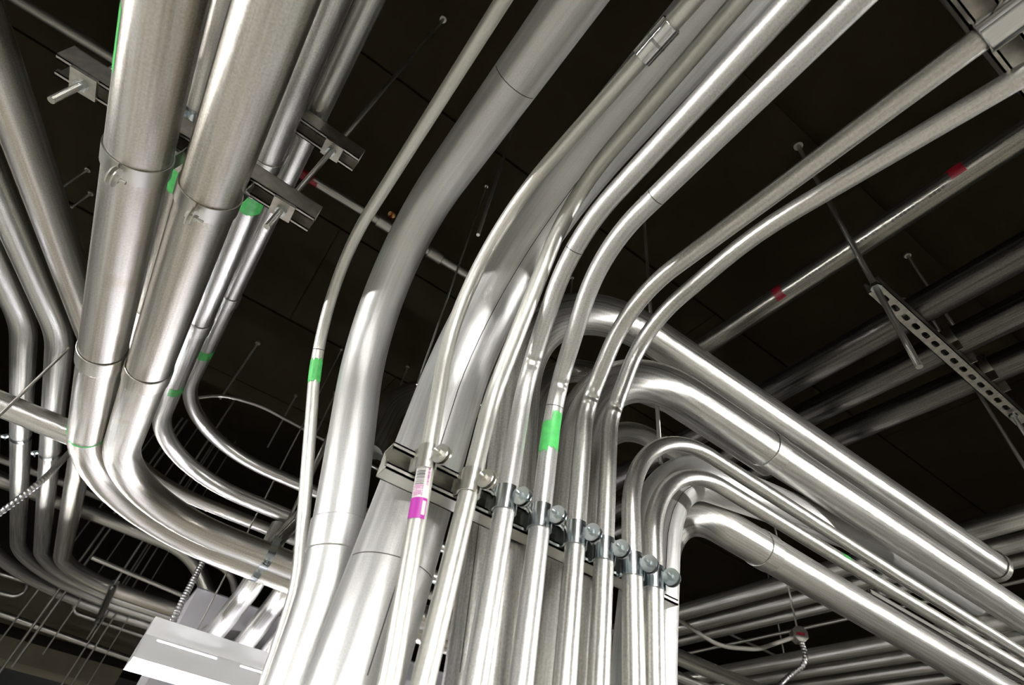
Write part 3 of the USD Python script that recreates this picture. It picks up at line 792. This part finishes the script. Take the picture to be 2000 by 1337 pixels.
cp = Path([at(1310, 1199, 'd', 2.5), at(1405, 1262, 'd', 2.5), at(1480, 1268, 'd', 2.5), q], [0, 0.25, 0.25, 0])
put("cable", tube(cp, 0.0095, m=14), "cable_grey", None, "grey cable sagging in front of the dim conduits at the lower right", "cable")
t = thing("junction_box", "small octagonal box with a red label at the lower right", "junction box")
B = basis(CR[0] * [1, 1, 0], [0, 0, 1])
oct_ = sg.Polygon([(0.036 * math.cos(a), 0.036 * math.sin(a)) for a in np.arange(8) * math.pi / 4 + math.pi / 8])
put("body", move(prism(oct_, 0.05), B, q - B[:, 2] * 0.025), "strut_steel", t)
put("red_label", move(box(-0.019, -0.007, 0, 0.019, 0.005, 0.0008), B, q + B[:, 2] * 0.0252 if np.dot(B[:, 2], -q) > 0 else q - B[:, 2] * 0.0262), "red_paint", t)
flex([q + [0.01, 0, -0.03], q + [0.0, -0.02, -0.12], (1540, 1320, 'd', 2.5), (1500, 1360, 'd', 2.4)], [0.08, 0.1], 0.011, "flexible conduit curling down from the small octagonal box", 0.014)
rodpx((1486, 1050), (1524, 1340), "thin rod hanging in front of the dim conduits, right of the sagging cable", 0.0045)
rod(q[:2] + np.array([0.0, 0.0]), q[2] + 0.03, CEIL, "thin rod holding the small octagonal box", 0.0045)
q0, q1 = at(1690, 1157, 'y', 0.93), at(2000, 1338, 'y', 0.93)
q1[2] = q0[2]
strut(q0, q0 + [1.6, 0, 0], (0, 0, 1), "slotted channel glimpsed in the gap between the small arches and the lowest fat one", slots=True, d=0.021, mat="galvanised_dull")
# clamp channel at the upper right corner
c = P["R9"].at(P["R9"].near(1962, 42))
strut(c + [-0.10, 0.0, 0.066], c + [0.14, 0.0, 0.066], (0, 0, -1), "dark channel over the chromed coupling in the top right corner")

# ---------------------------------------------------------------- lamps
def lamp(x, y, h, rot=0, deep=0.09, wide=1.0, length=1.25, label=None, group=None, glow="lamp_glow", slots=False):
    rot = math.radians(rot)
    t = thing("strip_light", label, "lamp", group)
    def P(m): 
        m = m.copy(); m.apply_transform(np.diag([1, wide, 1, 1])); m.apply_transform(trimesh.transformations.rotation_matrix(rot, [0, 0, 1])); m.apply_translation([x, y, h]); return m
    put("housing", P(box(-length / 2, -0.055, 0.0, length / 2, 0.055, 0.06)), "white_enamel", t)
    for s in (-1, 1):
        wl = math.hypot(0.1, deep)
        plate = sg.box(-length / 2, 0, length / 2, wl)
        for k in range(4 if slots else 0):             # the up-light slots along the top of each wing
            xc = -length / 2 + length * (k + 0.5) / 4
            plate = plate.difference(sg.LineString([(xc - length * 0.085, 0.016), (xc + length * 0.085, 0.016)]).buffer(0.005, 6))
        uu = unit([0, s * 0.1, -deep])
        m = move(prism(plate, 0.0015), np.stack([np.array([1.0, 0, 0]), uu, np.cross([1.0, 0, 0], uu)], 1), np.array([0, s * 0.05, 0.0]))
        put("reflector", P(m), "white_enamel", t)
    for e in (-1, 1):
        ep = sg.Polygon([(-0.05, 0.0), (0.05, 0.0), (0.15, -deep), (0.07, -max(deep, 0.03)), (-0.07, -max(deep, 0.03)), (-0.15, -deep)])
        put("end_plate", P(move(prism(ep, 0.002), np.stack([[0, 1.0, 0], [0, 0, 1.0], [1.0, 0, 0]], 1), np.array([e * length / 2 - 0.001, 0, 0]))), "white_enamel", t)
    for s in (-1, 1):
        c = trimesh.creation.cylinder(0.013, length * 0.96, sections=16)
        c.apply_transform(trimesh.transformations.rotation_matrix(math.pi / 2, [0, 1, 0]))
        c.apply_translation([0, s * 0.05, -0.045])
        put("tube", P(c), glow, t)
    return t


lamp(-1.07, 3.2, 0.44, 0, 0.09, 1, label="white strip light whose end just shows at the lower left edge", glow="lamp_glow_worn", slots=True)
lamp(0.7, 2.62, 0.48, 0, 0.09, 1, label="white strip light at the lower left, below the elbowing conduits", glow="lamp_glow_worn", slots=True)
for x, y, h, r, dp, wd in ROOM_LAMPS:
    lamp(x, y, h, r, dp, wd, label="white strip light hanging outside the view", group="strip lights outside the view")
